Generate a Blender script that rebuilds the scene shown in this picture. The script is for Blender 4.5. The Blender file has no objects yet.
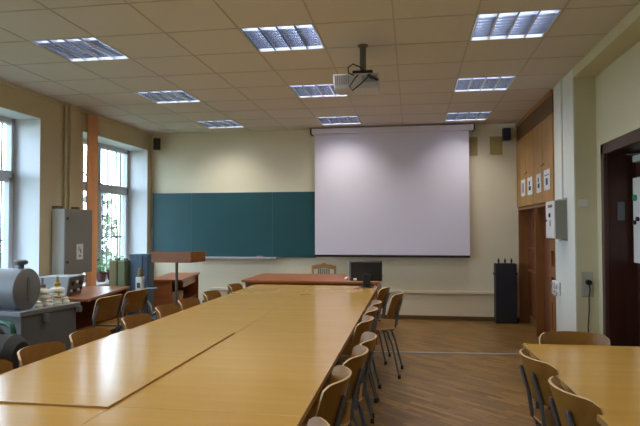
import bpy, math, random
from mathutils import Vector, Matrix
random.seed(7)
S = bpy.context.scene
COL = S.collection
PI = math.pi
ZC = 2.938            # ceiling height
XL, XR, YB = -4.23, 1.768, 8.80
YN = -3.0             # wall behind the camera

# ------------------------------------------------------------------ materials
def new_mat(name):
    m = bpy.data.materials.new(name); m.use_nodes = True
    nt = m.node_tree; b = nt.nodes['Principled BSDF']
    return m, nt, b

def plain(name, c, rough=0.6, metal=0.0, spec=0.5, noise=0.0, nscale=8.0, bump=0.0):
    m, nt, b = new_mat(name)
    b.inputs['Base Color'].default_value = (*c, 1)
    b.inputs['Roughness'].default_value = rough
    b.inputs['Metallic'].default_value = metal
    b.inputs['Specular IOR Level'].default_value = spec
    tc = nt.nodes.new('ShaderNodeTexCoord')
    n = nt.nodes.new('ShaderNodeTexNoise'); n.inputs['Scale'].default_value = nscale
    n.inputs['Detail'].default_value = 4
    nt.links.new(tc.outputs['Object'], n.inputs['Vector'])
    if noise > 0:
        r = nt.nodes.new('ShaderNodeMixRGB'); r.inputs[1].default_value = (*[v*(1-noise) for v in c], 1)
        r.inputs[2].default_value = (*[min(1, v*(1+noise)) for v in c], 1)
        nt.links.new(n.outputs['Fac'], r.inputs[0]); nt.links.new(r.outputs[0], b.inputs['Base Color'])
    if bump > 0:
        bp = nt.nodes.new('ShaderNodeBump'); bp.inputs['Strength'].default_value = bump
        bp.inputs['Distance'].default_value = 0.01
        nt.links.new(n.outputs['Fac'], bp.inputs['Height']); nt.links.new(bp.outputs[0], b.inputs['Normal'])
    return m

def wood(name, c1, c2, rough=0.35, scale=(2, 30, 30), spec=0.5, coat=0.0):
    m, nt, b = new_mat(name)
    tc = nt.nodes.new('ShaderNodeTexCoord'); mp = nt.nodes.new('ShaderNodeMapping')
    mp.inputs['Scale'].default_value = scale
    n = nt.nodes.new('ShaderNodeTexNoise'); n.inputs['Scale'].default_value = 1.0
    n.inputs['Detail'].default_value = 6; n.inputs['Distortion'].default_value = 0.6
    cr = nt.nodes.new('ShaderNodeValToRGB')
    cr.color_ramp.elements[0].position = 0.3; cr.color_ramp.elements[0].color = (*c1, 1)
    cr.color_ramp.elements[1].position = 0.7; cr.color_ramp.elements[1].color = (*c2, 1)
    L = nt.links.new
    L(tc.outputs['Object'], mp.inputs[0]); L(mp.outputs[0], n.inputs['Vector'])
    L(n.outputs['Fac'], cr.inputs[0]); L(cr.outputs[0], b.inputs['Base Color'])
    b.inputs['Roughness'].default_value = rough; b.inputs['Specular IOR Level'].default_value = spec
    b.inputs['Coat Weight'].default_value = coat; b.inputs['Coat Roughness'].default_value = 0.2
    return m

def emit(name, c, s):
    m, nt, b = new_mat(name)
    b.inputs['Base Color'].default_value = (*c, 1)
    b.inputs['Emission Color'].default_value = (*c, 1); b.inputs['Emission Strength'].default_value = s
    return m

def parquet():
    m, nt, b = new_mat('diagonal_parquet')
    L = nt.links.new
    tc = nt.nodes.new('ShaderNodeTexCoord'); mp = nt.nodes.new('ShaderNodeMapping')
    mp.inputs['Rotation'].default_value = (0, 0, math.radians(42))
    br = nt.nodes.new('ShaderNodeTexBrick')
    br.inputs['Scale'].default_value = 1; br.inputs['Brick Width'].default_value = 0.30
    br.inputs['Row Height'].default_value = 0.05; br.inputs['Mortar Size'].default_value = 0.0018
    br.inputs['Color1'].default_value = (0, 0, 0, 1); br.inputs['Color2'].default_value = (1, 1, 1, 1)
    br.inputs['Mortar'].default_value = (0, 0, 0, 1); br.offset = 0.37
    L(tc.outputs['Object'], mp.inputs[0]); L(mp.outputs[0], br.inputs['Vector'])
    mp2 = nt.nodes.new('ShaderNodeMapping'); mp2.inputs['Scale'].default_value = (3, 60, 1)
    n = nt.nodes.new('ShaderNodeTexNoise'); n.inputs['Scale'].default_value = 1; n.inputs['Detail'].default_value = 5
    L(mp.outputs[0], mp2.inputs[0]); L(mp2.outputs[0], n.inputs['Vector'])
    mx = nt.nodes.new('ShaderNodeMath'); mx.operation = 'MULTIPLY_ADD'
    mx.inputs[1].default_value = 0.42
    L(br.outputs['Color'], mx.inputs[0])
    h = nt.nodes.new('ShaderNodeMath'); h.operation = 'MULTIPLY'; h.inputs[1].default_value = 0.60
    L(n.outputs['Fac'], h.inputs[0]); L(h.outputs[0], mx.inputs[2])
    cr = nt.nodes.new('ShaderNodeValToRGB')
    cr.color_ramp.elements[0].position = 0.08; cr.color_ramp.elements[0].color = (0.060, 0.028, 0.007, 1)
    cr.color_ramp.elements[1].position = 0.9; cr.color_ramp.elements[1].color = (0.36, 0.195, 0.052, 1)
    L(mx.outputs[0], cr.inputs[0])
    dk = nt.nodes.new('ShaderNodeMixRGB'); dk.inputs[2].default_value = (0.04, 0.02, 0.008, 1)
    L(br.outputs['Fac'], dk.inputs[0]); L(cr.outputs[0], dk.inputs[1]); L(dk.outputs[0], b.inputs['Base Color'])
    rn = nt.nodes.new('ShaderNodeTexNoise'); rn.inputs['Scale'].default_value = 1.4
    L(tc.outputs['Object'], rn.inputs['Vector'])
    mr = nt.nodes.new('ShaderNodeMapRange'); mr.inputs[3].default_value = 0.28; mr.inputs[4].default_value = 0.5
    L(rn.outputs['Fac'], mr.inputs[0]); L(mr.outputs[0], b.inputs['Roughness'])
    bp = nt.nodes.new('ShaderNodeBump'); bp.inputs['Strength'].default_value = 0.25; bp.inputs['Distance'].default_value = 0.004
    L(mx.outputs[0], bp.inputs['Height']); L(bp.outputs[0], b.inputs['Normal'])
    return m

def glass(name):
    m, nt, b = new_mat(name)
    nt.nodes.remove(b)
    out = nt.nodes['Material Output']
    t = nt.nodes.new('ShaderNodeBsdfTransparent'); t.inputs[0].default_value = (0.93, 0.96, 0.96, 1)
    g = nt.nodes.new('ShaderNodeBsdfGlossy'); g.inputs['Roughness'].default_value = 0.02
    lw = nt.nodes.new('ShaderNodeLayerWeight'); lw.inputs[0].default_value = 0.5
    pw = nt.nodes.new('ShaderNodeMath'); pw.operation = 'POWER'; pw.inputs[1].default_value = 5
    f = nt.nodes.new('ShaderNodeMath'); f.operation = 'MULTIPLY_ADD'; f.inputs[1].default_value = 0.7; f.inputs[2].default_value = 0.03
    nt.links.new(lw.outputs['Facing'], pw.inputs[0]); nt.links.new(pw.outputs[0], f.inputs[0])
    mx = nt.nodes.new('ShaderNodeMixShader')
    nt.links.new(f.outputs[0], mx.inputs[0]); nt.links.new(t.outputs[0], mx.inputs[1])
    nt.links.new(g.outputs[0], mx.inputs[2]); nt.links.new(mx.outputs[0], out.inputs[0])
    return m

M = {}
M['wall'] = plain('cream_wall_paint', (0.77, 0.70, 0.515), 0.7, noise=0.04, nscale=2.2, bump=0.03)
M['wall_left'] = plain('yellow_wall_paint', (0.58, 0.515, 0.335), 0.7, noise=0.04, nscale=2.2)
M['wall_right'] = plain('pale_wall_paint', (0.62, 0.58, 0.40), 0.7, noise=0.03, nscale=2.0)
M['white_paint'] = plain('white_gloss_paint', (0.71, 0.72, 0.74), 0.45, noise=0.02)
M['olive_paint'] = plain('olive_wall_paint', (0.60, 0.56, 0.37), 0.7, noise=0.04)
M['tile'] = plain('ceiling_tile', (0.63, 0.582, 0.51), 0.85, noise=0.03, nscale=3.0)
M['tbar'] = plain('ceiling_rail', (0.47, 0.42, 0.35), 0.6)
M['floor'] = parquet()
M['beech'] = wood('beech_laminate', (0.49, 0.283, 0.066), (0.56, 0.332, 0.084), 0.18, (1.2, 14, 14), 0.6)
M['beech_edge'] = plain('beech_edge', (0.34, 0.19, 0.06), 0.4)
M['ply'] = wood('varnished_plywood', (0.20, 0.086, 0.014), (0.26, 0.118, 0.022), 0.32, (4, 40, 6), 0.35)
M['ply_edge'] = plain('plywood_edge', (0.52, 0.36, 0.20), 0.5)
M['tube'] = plain('dark_steel_tube', (0.14, 0.15, 0.175), 0.35, metal=0.4)
M['rubber'] = plain('black_rubber', (0.012, 0.012, 0.013), 0.6)
M['redwood'] = wood('red_brown_veneer', (0.31, 0.090, 0.024), (0.40, 0.130, 0.036), 0.28, (2, 24, 24))
M['brownwood'] = wood('brown_veneer', (0.22, 0.078, 0.024), (0.29, 0.11, 0.035), 0.28, (2, 20, 20))
M['darkred'] = wood('dark_red_veneer', (0.10, 0.028, 0.012), (0.15, 0.045, 0.02), 0.4, (20, 20, 2))
M['cab'] = wood('cupboard_veneer', (0.33, 0.165, 0.038), (0.42, 0.22, 0.055), 0.4, (18, 18, 1.5))
M['cab_dark'] = wood('cornice_veneer', (0.10, 0.044, 0.014), (0.15, 0.065, 0.022), 0.4, (18, 2, 18))
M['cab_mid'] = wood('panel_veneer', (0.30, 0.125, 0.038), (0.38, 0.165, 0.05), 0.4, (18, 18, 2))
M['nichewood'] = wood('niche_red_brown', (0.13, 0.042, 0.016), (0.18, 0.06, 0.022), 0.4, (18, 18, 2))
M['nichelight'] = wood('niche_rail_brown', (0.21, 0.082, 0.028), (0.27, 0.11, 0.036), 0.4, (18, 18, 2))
M['board'] = plain('green_chalkboard', (0.005, 0.068, 0.078), 0.45, noise=0.18, nscale=2.5)
M['alu'] = plain('aluminium_trim', (0.55, 0.55, 0.56), 0.35, metal=0.6)
M['screen'] = plain('white_screen_cloth', (0.73, 0.69, 0.79), 0.9)
M['black'] = plain('black_plastic', (0.010, 0.010, 0.012), 0.4)
M['blackmat'] = plain('black_cabinet_paint', (0.016, 0.017, 0.026), 0.55, noise=0.1)
M['grey_plastic'] = plain('light_grey_plastic', (0.50, 0.50, 0.50), 0.5)
M['pole'] = plain('grey_brown_metal', (0.16, 0.13, 0.10), 0.45, metal=0.3)
M['mirror'] = plain('louver_aluminium', (0.72, 0.76, 0.86), 0.16, metal=1.0)
M['fix_white'] = plain('fixture_white', (0.78, 0.80, 0.86), 0.4)
M['lamp'] = emit('fluorescent_tube', (0.90, 0.94, 1.0), 7.0)
M['pvc'] = plain('window_plastic', (0.62, 0.64, 0.68), 0.35)
M['glass'] = glass('window_glass')
M['sill'] = plain('sill_paint', (0.70, 0.70, 0.70), 0.4)
M['grille'] = plain('grille_paint', (0.035, 0.035, 0.04), 0.6)
M['leafy'] = plain('tree_leaf', (0.10, 0.115, 0.05), 0.7, noise=0.4, nscale=1.5)
M['bark'] = plain('tree_bark', (0.07, 0.05, 0.035), 0.9, noise=0.3)
M['grass'] = plain('grass_ground', (0.12, 0.15, 0.06), 0.9, noise=0.3)
M['plant'] = plain('pot_plant_leaf', (0.13, 0.30, 0.07), 0.45, noise=0.35, nscale=12)
M['pot'] = plain('red_brown_pot', (0.13, 0.035, 0.025), 0.5)
M['orange'] = plain('orange_curtain_cloth', (0.85, 0.56, 0.33), 0.8, noise=0.06)
M['boxgrey'] = plain('grey_enamel', (0.60, 0.62, 0.61), 0.45, noise=0.03)
M['boxdoor'] = plain('grey_door_enamel', (0.21, 0.21, 0.195), 0.5)
M['paper'] = plain('white_paper', (0.72, 0.72, 0.74), 0.8)
M['ink'] = plain('dark_print', (0.06, 0.06, 0.08), 0.8)
M['inkgrey'] = plain('grey_print', (0.30, 0.27, 0.30), 0.8)
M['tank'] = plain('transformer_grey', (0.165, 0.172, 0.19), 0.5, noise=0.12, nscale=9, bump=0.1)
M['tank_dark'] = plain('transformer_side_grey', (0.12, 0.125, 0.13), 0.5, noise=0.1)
M['porcelain'] = plain('white_porcelain', (0.72, 0.70, 0.62), 0.2)
M['darkinsul'] = plain('dark_porcelain', (0.05, 0.06, 0.07), 0.3)
M['brass'] = plain('brass', (0.55, 0.38, 0.08), 0.35, metal=0.7)
M['instr'] = plain('pale_blue_enamel', (0.40, 0.46, 0.52), 0.4)
M['greenpaint'] = plain('dark_green_paint', (0.008, 0.07, 0.045), 0.4)
M['bluecab'] = plain('blue_grey_paint', (0.055, 0.10, 0.15), 0.45, noise=0.12, nscale=4)
M['bluedark'] = plain('dark_blue_paint', (0.025, 0.05, 0.085), 0.5)
M['olive'] = plain('olive_brown_paint', (0.19, 0.15, 0.045), 0.5, noise=0.12)
M['olivegreen'] = plain('olive_green_paint', (0.12, 0.145, 0.06), 0.5, noise=0.12)
M['chrome'] = plain('chrome', (0.7, 0.7, 0.72), 0.12, metal=1)
M['door'] = wood('dark_mahogany', (0.045, 0.014, 0.008), (0.065, 0.021, 0.011), 0.35, (12, 12, 1.5))
M['doorframe'] = plain('dark_brown_frame', (0.075, 0.038, 0.028), 0.4)
M['panelwhite'] = plain('white_enamel', (0.66, 0.66, 0.64), 0.45)
M['greenlamp'] = plain('green_button', (0.02, 0.30, 0.13), 0.3)
M['redled'] = plain('red_display', (0.16, 0.012, 0.02), 0.3)
M['fusegrey'] = plain('grey_green_enamel', (0.23, 0.235, 0.19), 0.45)
M['vent'] = plain('yellow_vent', (0.44, 0.34, 0.13), 0.7)
M['carton'] = plain('brown_cardboard', (0.36, 0.22, 0.12), 0.8)
M['pink'] = plain('pink_chalk', (0.42, 0.12, 0.20), 0.7)
M['clearplate'] = plain('grey_socket_plate', (0.40, 0.39, 0.34), 0.35)
M['base'] = plain('brown_skirting', (0.12, 0.065, 0.025), 0.5)
M['carved'] = wood('carved_chair_wood', (0.36, 0.20, 0.065), (0.44, 0.25, 0.09), 0.35, (20, 20, 3))
M['slat'] = plain('grey_slat', (0.17, 0.16, 0.15), 0.6)
M['plasterwhite'] = plain('white_plaster', (0.68, 0.69, 0.64), 0.6, noise=0.02)

nt_ = M['orange'].node_tree; pb_ = nt_.nodes['Principled BSDF']; tl_ = nt_.nodes.new('ShaderNodeBsdfTranslucent'); mx_ = nt_.nodes.new('ShaderNodeMixShader')
tl_.inputs[0].default_value = (0.85, 0.55, 0.32, 1); mx_.inputs[0].default_value = 0.45
nt_.links.new(pb_.outputs[0], mx_.inputs[1]); nt_.links.new(tl_.outputs[0], mx_.inputs[2]); nt_.links.new(mx_.outputs[0], nt_.nodes['Material Output'].inputs[0])

# ------------------------------------------------------------------ mesh builder
class MB:
    def __init__(s): s.v = []; s.f = []; s.m = []; s.T = Matrix.Identity(4)
    def add(s, vs, fs, mat=0):
        o = len(s.v); s.v += [tuple(s.T @ Vector(p)) for p in vs]
        s.f += [tuple(i+o for i in f) for f in fs]
        s.m += [mat]*len(fs)
        return s
    def box(s, x0, x1, y0, y1, z0, z1, mat=0):
        x0, x1 = min(x0, x1), max(x0, x1); y0, y1 = min(y0, y1), max(y0, y1); z0, z1 = min(z0, z1), max(z0, z1)
        vs = [(x0,y0,z0),(x1,y0,z0),(x1,y1,z0),(x0,y1,z0),(x0,y0,z1),(x1,y0,z1),(x1,y1,z1),(x0,y1,z1)]
        return s.add(vs, [(0,3,2,1),(4,5,6,7),(0,1,5,4),(1,2,6,5),(2,3,7,6),(3,0,4,7)], mat)
    def hexa(s, b, t, mat=0):      # four bottom corners (ccw), four top corners
        return s.add(list(b)+list(t), [(0,3,2,1),(4,5,6,7),(0,1,5,4),(1,2,6,5),(2,3,7,6),(3,0,4,7)], mat)
    def tube(s, path, r, n=10, mat=0, cap=True):
        P = [Vector(p) for p in path]; rs = r if isinstance(r, (list, tuple)) else [r]*len(P)
        rings = []; up = None
        for i, p in enumerate(P):
            d = (P[min(i+1, len(P)-1)] - P[max(i-1, 0)]).normalized()
            if up is None:
                up = d.orthogonal().normalized()
            up = (up - d*up.dot(d)).normalized(); w = d.cross(up)
            rings.append([p + (up*math.cos(2*PI*k/n) + w*math.sin(2*PI*k/n))*rs[i] for k in range(n)])
        vs = [q for R in rings for q in R]; fs = []
        for i in range(len(P)-1):
            for k in range(n):
                fs.append((i*n+k, i*n+(k+1) % n, (i+1)*n+(k+1) % n, (i+1)*n+k))
        if cap:
            fs.append(tuple(reversed(range(n)))); fs.append(tuple((len(P)-1)*n+k for k in range(n)))
        return s.add(vs, fs, mat)
    def lathe(s, prof, c=(0, 0, 0), axis='Z', n=24, mat=0):   # prof: (radius, height)
        vs = []; fs = []; k = len(prof)
        for j in range(n):
            a = 2*PI*j/n; ca, sa = math.cos(a), math.sin(a)
            for r, h in prof:
                p = (r*ca, r*sa, h) if axis == 'Z' else ((h, r*ca, r*sa) if axis == 'X' else (r*sa, h, r*ca))
                vs.append((p[0]+c[0], p[1]+c[1], p[2]+c[2]))
        for j in range(n):
            j2 = (j+1) % n
            for i in range(k-1):
                fs.append((j*k+i, j2*k+i, j2*k+i+1, j*k+i+1))
        fs.append(tuple(j*k for j in reversed(range(n)))); fs.append(tuple(j*k+k-1 for j in range(n)))
        return s.add(vs, fs, mat)
    def sheet(s, fn, nu, nv, th, mat=0, rim=None):
        rim = mat if rim is None else rim
        G = [[Vector(fn(-1+2*i/nu, -1+2*j/nv)) for j in range(nv+1)] for i in range(nu+1)]
        A = []; B = []
        for i in range(nu+1):
            for j in range(nv+1):
                du = G[min(i+1, nu)][j]-G[max(i-1, 0)][j]; dv = G[i][min(j+1, nv)]-G[i][max(j-1, 0)]
                nn = du.cross(dv)
                nn = nn.normalized() if nn.length > 1e-9 else Vector((0, 0, 1))
                A.append(G[i][j]+nn*th/2); B.append(G[i][j]-nn*th/2)
        W = nv+1; N = len(A); fs = []; rf = []
        for i in range(nu):
            for j in range(nv):
                a, b, c, d = i*W+j, (i+1)*W+j, (i+1)*W+j+1, i*W+j+1
                fs.append((a, b, c, d)); fs.append((N+d, N+c, N+b, N+a))
        ring = [i*W for i in range(nu+1)] + [nu*W+j for j in range(1, W)] + [i*W+nv for i in range(nu-1, -1, -1)] + [j for j in range(nv-1, 0, -1)]
        for k in range(len(ring)):
            a, b = ring[k], ring[(k+1) % len(ring)]
            rf.append((a, N+a, N+b, b))
        o = len(s.v)
        s.add(A+B, fs, mat)
        s.f += [tuple(i+o for i in f) for f in rf]; s.m += [rim]*len(rf)
        return s
    def build(s, name, mats, parent=None, bevel=0.0, smooth=False):
        if not isinstance(mats, (list, tuple)): mats = [mats]
        me = bpy.data.meshes.new(name); me.from_pydata(s.v, [], s.f); me.update()
        for m in mats: me.materials.append(m)
        for p, mi in zip(me.polygons, s.m):
            p.material_index = mi; p.use_smooth = smooth
        if smooth:
            try: me.set_sharp_from_angle(angle=math.radians(40))
            except Exception: pass
        o = bpy.data.objects.new(name, me); COL.objects.link(o)
        if parent is not None: o.parent = parent
        if bevel > 0:
            bv = o.modifiers.new('bevel', 'BEVEL'); bv.width = bevel; bv.segments = 2
            bv.limit_method = 'ANGLE'; bv.angle_limit = math.radians(40)
        return o

def tag(o, label=None, cat=None, group=None, kind=None):
    if label: o['label'] = label
    if cat: o['category'] = cat
    if group: o['group'] = group
    if kind: o['kind'] = kind
    return o

def empty(name, loc=(0, 0, 0), rz=0.0, label=None, cat=None, group=None):
    o = bpy.data.objects.new(name, None); COL.objects.link(o); o.empty_display_size = 0.1
    o.location = loc; o.rotation_euler = (0, 0, rz)
    return tag(o, label, cat, group)

def structure(o, label=None):
    o['kind'] = 'structure'
    if label: o['label'] = label; 
    return o

CH = {}
def kids(o): return [c for c in COL.objects if c.parent == o]
def copy_tree(o, parent=None):
    c = o.copy(); COL.objects.link(c)
    if parent is not None: c.parent = parent
    for k in kids(o): copy_tree(k, c)
    return c

# ------------------------------------------------------------------ setting
structure(MB().box(XL-0.6, 2.4, YN, YB+0.2, -0.1, 0.0).build('floor', M['floor']))
structure(MB().box(XL-0.6, 2.4, YB, YB+0.2, 0, ZC+0.3).build('wall_back', M['wall']))
structure(MB().box(XL-0.6, 2.4, YN-0.2, YN, 0, ZC+0.3).build('wall_near', M['wall']))

WIN = [(-0.90, 0.95), (1.60, 3.35), (4.05, 5.96), (6.81, 8.66)]   # openings along the left wall
ZS, ZT = 0.60, 2.66
wl = MB()
edges = [YN] + [v for w in WIN for v in w] + [YB]
for i in range(0, len(edges), 2):
    wl.box(XL-0.42, XL, edges[i], edges[i+1], 0, ZC)
for a, b in WIN:
    wl.box(XL-0.42, XL, a, b, 0, ZS); wl.box(XL-0.42, XL, a, b, ZT, ZC)
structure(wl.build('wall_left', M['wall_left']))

# right wall: door wall, pillar, beam
DY0, DY1, DZ = 4.62, 5.62, 2.10     # doorway
wr = MB()
wr.box(XR, XR+0.45, DY1, 5.843, 0, ZC); wr.box(XR, XR+0.45, DY0, DY1, DZ, ZC); wr.box(XR, XR+0.45, YN, DY0, 0, ZC)
wr.box(XR+0.4, XR+0.6, DY0-0.1, YB, 0, ZC)
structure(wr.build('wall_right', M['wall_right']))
structure(MB().box(1.563, XR+0.4, 5.843, 6.61, 0, ZC).build('wall_pillar', M['plasterwhite']))
bm_ = MB(); bm_.box(1.563, XR, YN, 5.843, 2.845, ZC)
structure(bm_.build('trim_1', M['olive_paint']))
# olive painted face of the pillar turned to the room's near end
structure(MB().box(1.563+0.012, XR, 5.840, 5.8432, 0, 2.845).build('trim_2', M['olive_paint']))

# ceiling of 0.6 m tiles, open where the light fittings sit
gx = lambda i: -0.1233+0.6*i
gy = lambda j: 4.2274+0.6*j
LIGHTS = [(i, j) for j in (0, 3, 6) for i in (-5, -2, 1)]
xs = sorted(set([XL]+[gx(i) for i in range(-6, 3)]+[1.563])); ys = sorted(set([YN]+[gy(j) for j in range(-12, 8) if gy(j) > YN]+[YB]))
ce = MB(); tb = MB()
for a in range(len(xs)-1):
    for b in range(len(ys)-1):
        cx, cy = (xs[a]+xs[a+1])/2, (ys[b]+ys[b+1])/2
        if any(abs(cx-gx(i+.5)) < .05 and abs(cy-gy(j+.5)) < .05 for i, j in LIGHTS): continue
        ce.add([(xs[a], ys[b], ZC), (xs[a], ys[b+1], ZC), (xs[a+1], ys[b+1], ZC), (xs[a+1], ys[b], ZC)], [(0, 1, 2, 3)])
ce.box(XL-0.6, 2.4, YN-0.2, YB+0.2, ZC+0.16, ZC+0.3)
cobj = structure(ce.build('ceiling', M['tile']))
for x in xs[1:-1]: tb.box(x-0.006, x+0.006, YN, YB, ZC-0.003, ZC+0.004)
for y in ys[1:-1]: tb.box(XL, 1.563, y-0.006, y+0.006, ZC-0.003, ZC+0.004)
tb.build('ceiling_rails', M['tbar'], cobj)
# shadow-gap strip along the window wall and skirting
structure(MB().box(XL, XL+0.02, YN, YB, ZC-0.045, ZC-0.004).build('trim_3', M['wall_left']))
structure(MB().box(XL, 1.56, YB-0.02, YB, 0, 0.06).build('baseboard_back', M['base'], bevel=0.004))
structure(MB().box(XR-0.015, XR, YN, DY0-0.08, 0, 0.07).build('baseboard_right', M['base']))
# metal threshold strip across the floor
st = MB(); st.hexa([(-2.2, 6.22, 0), (1.56, 6.52, 0), (1.56, 6.56, 0), (-2.2, 6.26, 0)], [(-2.2, 6.22, 0.012), (1.56, 6.52, 0.012), (1.56, 6.56, 0.012), (-2.2, 6.26, 0.012)])
structure(st.build('trim_4', M['alu']))
# cable trunking along the back wall
tr = MB(); tr.box(-3.2, 1.2, YB-0.03, YB, 0.395, 0.435); tr.box(0.66, 0.70, YB-0.036, YB, 0.385, 0.44)
structure(tr.build('trim_5', M['wall'], bevel=0.003))
# heating pipes up the pier between the windows
for k, y in enumerate((6.40, 6.49)):
    structure(MB().tube([(XL+0.03, y, 0.0), (XL+0.03, y, ZC)], 0.018, 12).build('trim_%d' % (6+k), M['wall_left'], smooth=True))
structure(MB().tube([(1.553, 6.25, 1.66), (1.553, 6.25, ZC)], 0.010, 8).build('trim_8', M['plasterwhite'], smooth=True))

# windows
def window(n, a, b):
    w = empty('window_%d' % n, (XL-0.35, (a+b)/2, ZS)); structure(w)
    oy = (a+b)/2; ox = XL-0.35
    def P(mb, name, mat, bev=0.0):
        mb.T = Matrix.Identity(4)
        mb.v = [(x-ox, y-oy, z-ZS) for x, y, z in mb.v]
        return mb.build(name, mat, w, bevel=bev)
    rv = MB(); e = 0.006
    rv.box(XL-0.33, XL-0.0, a, a+e, ZS, ZT); rv.box(XL-0.33, XL, b-e, b, ZS, ZT); rv.box(XL-0.33, XL, a, b, ZT-e, ZT)
    P(rv, 'reveal', M['white_paint'])
    sl = MB(); sl.box(XL-0.35, XL+0.05, a+e, b-e, ZS, ZS+0.03); P(sl, 'sill', M['sill'], 0.005)
    fr = MB(); x0, x1 = XL-0.40, XL-0.33; t = 0.055; m = (a+b)/2
    fr.box(x0, x1, a, a+t, ZS, ZT); fr.box(x0, x1, b-t, b, ZS, ZT); fr.box(x0, x1, a, b, ZT-t, ZT); fr.box(x0, x1, a, b, ZS+.03, ZS+.03+t)
    fr.box(x0, x1, m-.045, m+.045, ZS, ZT); fr.box(x0, x1, a, b, 1.97, 2.03)
    P(fr, 'frame', M['pvc'], 0.006)
    for y0, y1 in ((a+t, m-.045), (m+.045, b-t)):
        for z0, z1 in ((ZS+.03+t, 1.97), (2.03, ZT-t)):
            s_ = MB(); q = 0.05 if z0 < 1.5 else 0.02; xa, xb = x0+.012, x1+.018
            s_.box(xa, xb, y0, y0+q, z0, z1); s_.box(xa, xb, y1-q, y1, z0, z1); s_.box(xa, xb, y0, y1, z0, z0+q); s_.box(xa, xb, y0, y1, z1-q, z1)
            P(s_, 'sash', M['pvc'], 0.005)
            g = MB(); g.box(x0+.028, x0+.036, y0+q, y1-q, z0+q, z1-q); P(g, 'pane', M['glass'])
    hd = MB(); hd.box(x1+.018, x1+.05, m+.06, m+.085, 1.25, 1.38); P(hd, 'handle', M['fix_white'], 0.004)
    return w
for k, (a, b) in enumerate(WIN): window(k+1, a, b)

# decorative steel grilles outside the two windows in view
def grille(a, b, label):
    g = empty('window_grille', (XL-0.47, (a+b)/2, ZS-0.1), 0, label, 'window grille', 'steel grilles outside the windows')
    w = (b-a)/2
    fr = MB()
    for z in (0.02, 0.75, 1.5, 2.2): fr.box(-.008, .008, -w, w, z-.012, z+.012)
    fr.build('rail', M['grille'], g)
    n = 17
    for k in range(n):
        y = -w+0.05+(2*w-0.1)*k/(n-1)
        br = MB()
        if k % 4 == 1:
            br.tube([(0, y+0.05*math.sin(t*PI*2) if 0.15 < t*2.2 < 1.5 else y, t*2.2) for t in [i/40 for i in range(41)]], 0.011, 6)
        else:
            br.tube([(0, y, 0), (0, y, 2.2)], 0.010, 6)
        br.build('bar', M['grille'], g, smooth=True)
    # brackets that carry it on the facade
    for z in (0.1, 2.1):
        for sgn in (-1, 1):
            MB().box(0, 0.05, sgn*w-.01, sgn*w+.01, z-.01, z+.01).build('bracket', M['grille'], g)
grille(6.72, 8.98, 'steel window grille outside the far left window beyond the orange curtain')
grille(3.95, 6.25, 'steel window grille outside the window at the left edge of the photo')

# outside: ground and trees
structure(MB().box(-60, XL-0.6, -20, 60, -1.6, -1.4).build('ground_outside', M['grass']))
def tree(x, y, zc, r, h, label, nl=700):
    t = empty('tree', (x, y, -1.4), 0, label, 'tree', 'trees outside the windows')
    tk = MB(); tk.tube([(0, 0, 0), (0.05, 0.03, (zc+1.4)*.5), (0, 0, zc+1.4)], [0.16, 0.12, 0.06], 10)
    for k in range(7):
        a = k*2.4; tk.tube([(0, 0, (zc+1.4)*(.55+.05*k)), (math.cos(a)*r*.6, math.sin(a)*r*.6, zc+1.4+h*.3*math.sin(k))], [0.05, 0.015], 6)
    tk.build('trunk', M['bark'], t, smooth=True)
    lf = MB(); rnd = random.Random(int(x*10+y))
    for k in range(nl):
        u = Vector((rnd.gauss(0, 1), rnd.gauss(0, 1), rnd.gauss(0, 1))).normalized()*(rnd.random()**.45)
        c = Vector((u.x*r, u.y*r, zc+1.4+u.z*h))
        d = Vector((rnd.gauss(0, 1), rnd.gauss(0, 1), rnd.gauss(0, 1))).normalized(); e = d.orthogonal().normalized()
        s_ = 0.10+0.08*rnd.random()
        lf.add([c-d*s_, c+e*s_*.5, c+d*s_, c-e*s_*.5], [(0, 1, 2, 3)])
    lf.build('foliage', M['leafy'], t)
tree(-11.3, 17.6, 1.2, 1.5, 2.4, 'leafy tree outside seen through the far left window')
tree(-12.6, 13.0, 0.5, 1.8, 1.9, 'low leafy tree outside the windows, nearer the left edge')

# ------------------------------------------------------------------ ceiling lights
def light_fixture():
    f = empty('ceiling_light', (0, 0, ZC)); w = 0.297
    hs = MB()      # housing pan and white end plates
    hs.box(-w, w, -w, w, 0.10, 0.112); hs.box(-w, -w+.006, -w, w, -.002, .10); hs.box(w-.006, w, -w, w, -.002, .10)
    hs.box(-w, w, -w, -w+.006, -.002, .10); hs.box(-w, w, w-.006, w, -.002, .10)
    hs.build('housing', M['fix_white'], f)
    lv = MB(); p = (2*w-.024)/4
    for c in range(5):                                # side reflectors: wedges that narrow upwards
        x = -w+.012+c*p; b_ = 0.022
        lo, hi = (0 if c == 0 else -b_), (0 if c == 4 else b_)
        lv.hexa([(x+lo*.35, -w+.008, .0), (x+hi*.35, -w+.008, .0), (x+hi*.35, w-.008, .0), (x+lo*.35, w-.008, .0)],
                [(x+lo, -w+.008, .05), (x+hi, -w+.008, .05), (x+hi, w-.008, .05), (x+lo, w-.008, .05)])
    for k in range(8):                               # cross blades
        y = -w+.075+k*(2*w-.15)/7
        for c in range(4):
            x = -w+.012+c*p
            lv.hexa([(x+.008, y-.0015, .002), (x+p-.008, y-.0015, .002), (x+p-.008, y+.0015, .002), (x+.008, y+.0015, .002)],
                    [(x+.02, y-.004, .042), (x+p-.02, y-.004, .042), (x+p-.02, y+.004, .042), (x+.02, y+.004, .042)])
    lv.build('louver', M['mirror'], f)
    for c in range(4):
        x = -w+.012+(c+.5)*p
        MB().tube([(x, -w+.02, .078), (x, w-.02, .078)], .012, 10).build('lamp_tube', M['lamp'], f, smooth=True)
    return f
LN = {-5: 'left', -2: 'middle', 1: 'right'}
LD = {0: 'nearest', 3: 'second', 6: 'farthest'}
LX = {0: 'large in view', 3: 'halfway along the ceiling', 6: 'close to the back wall'}
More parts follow.
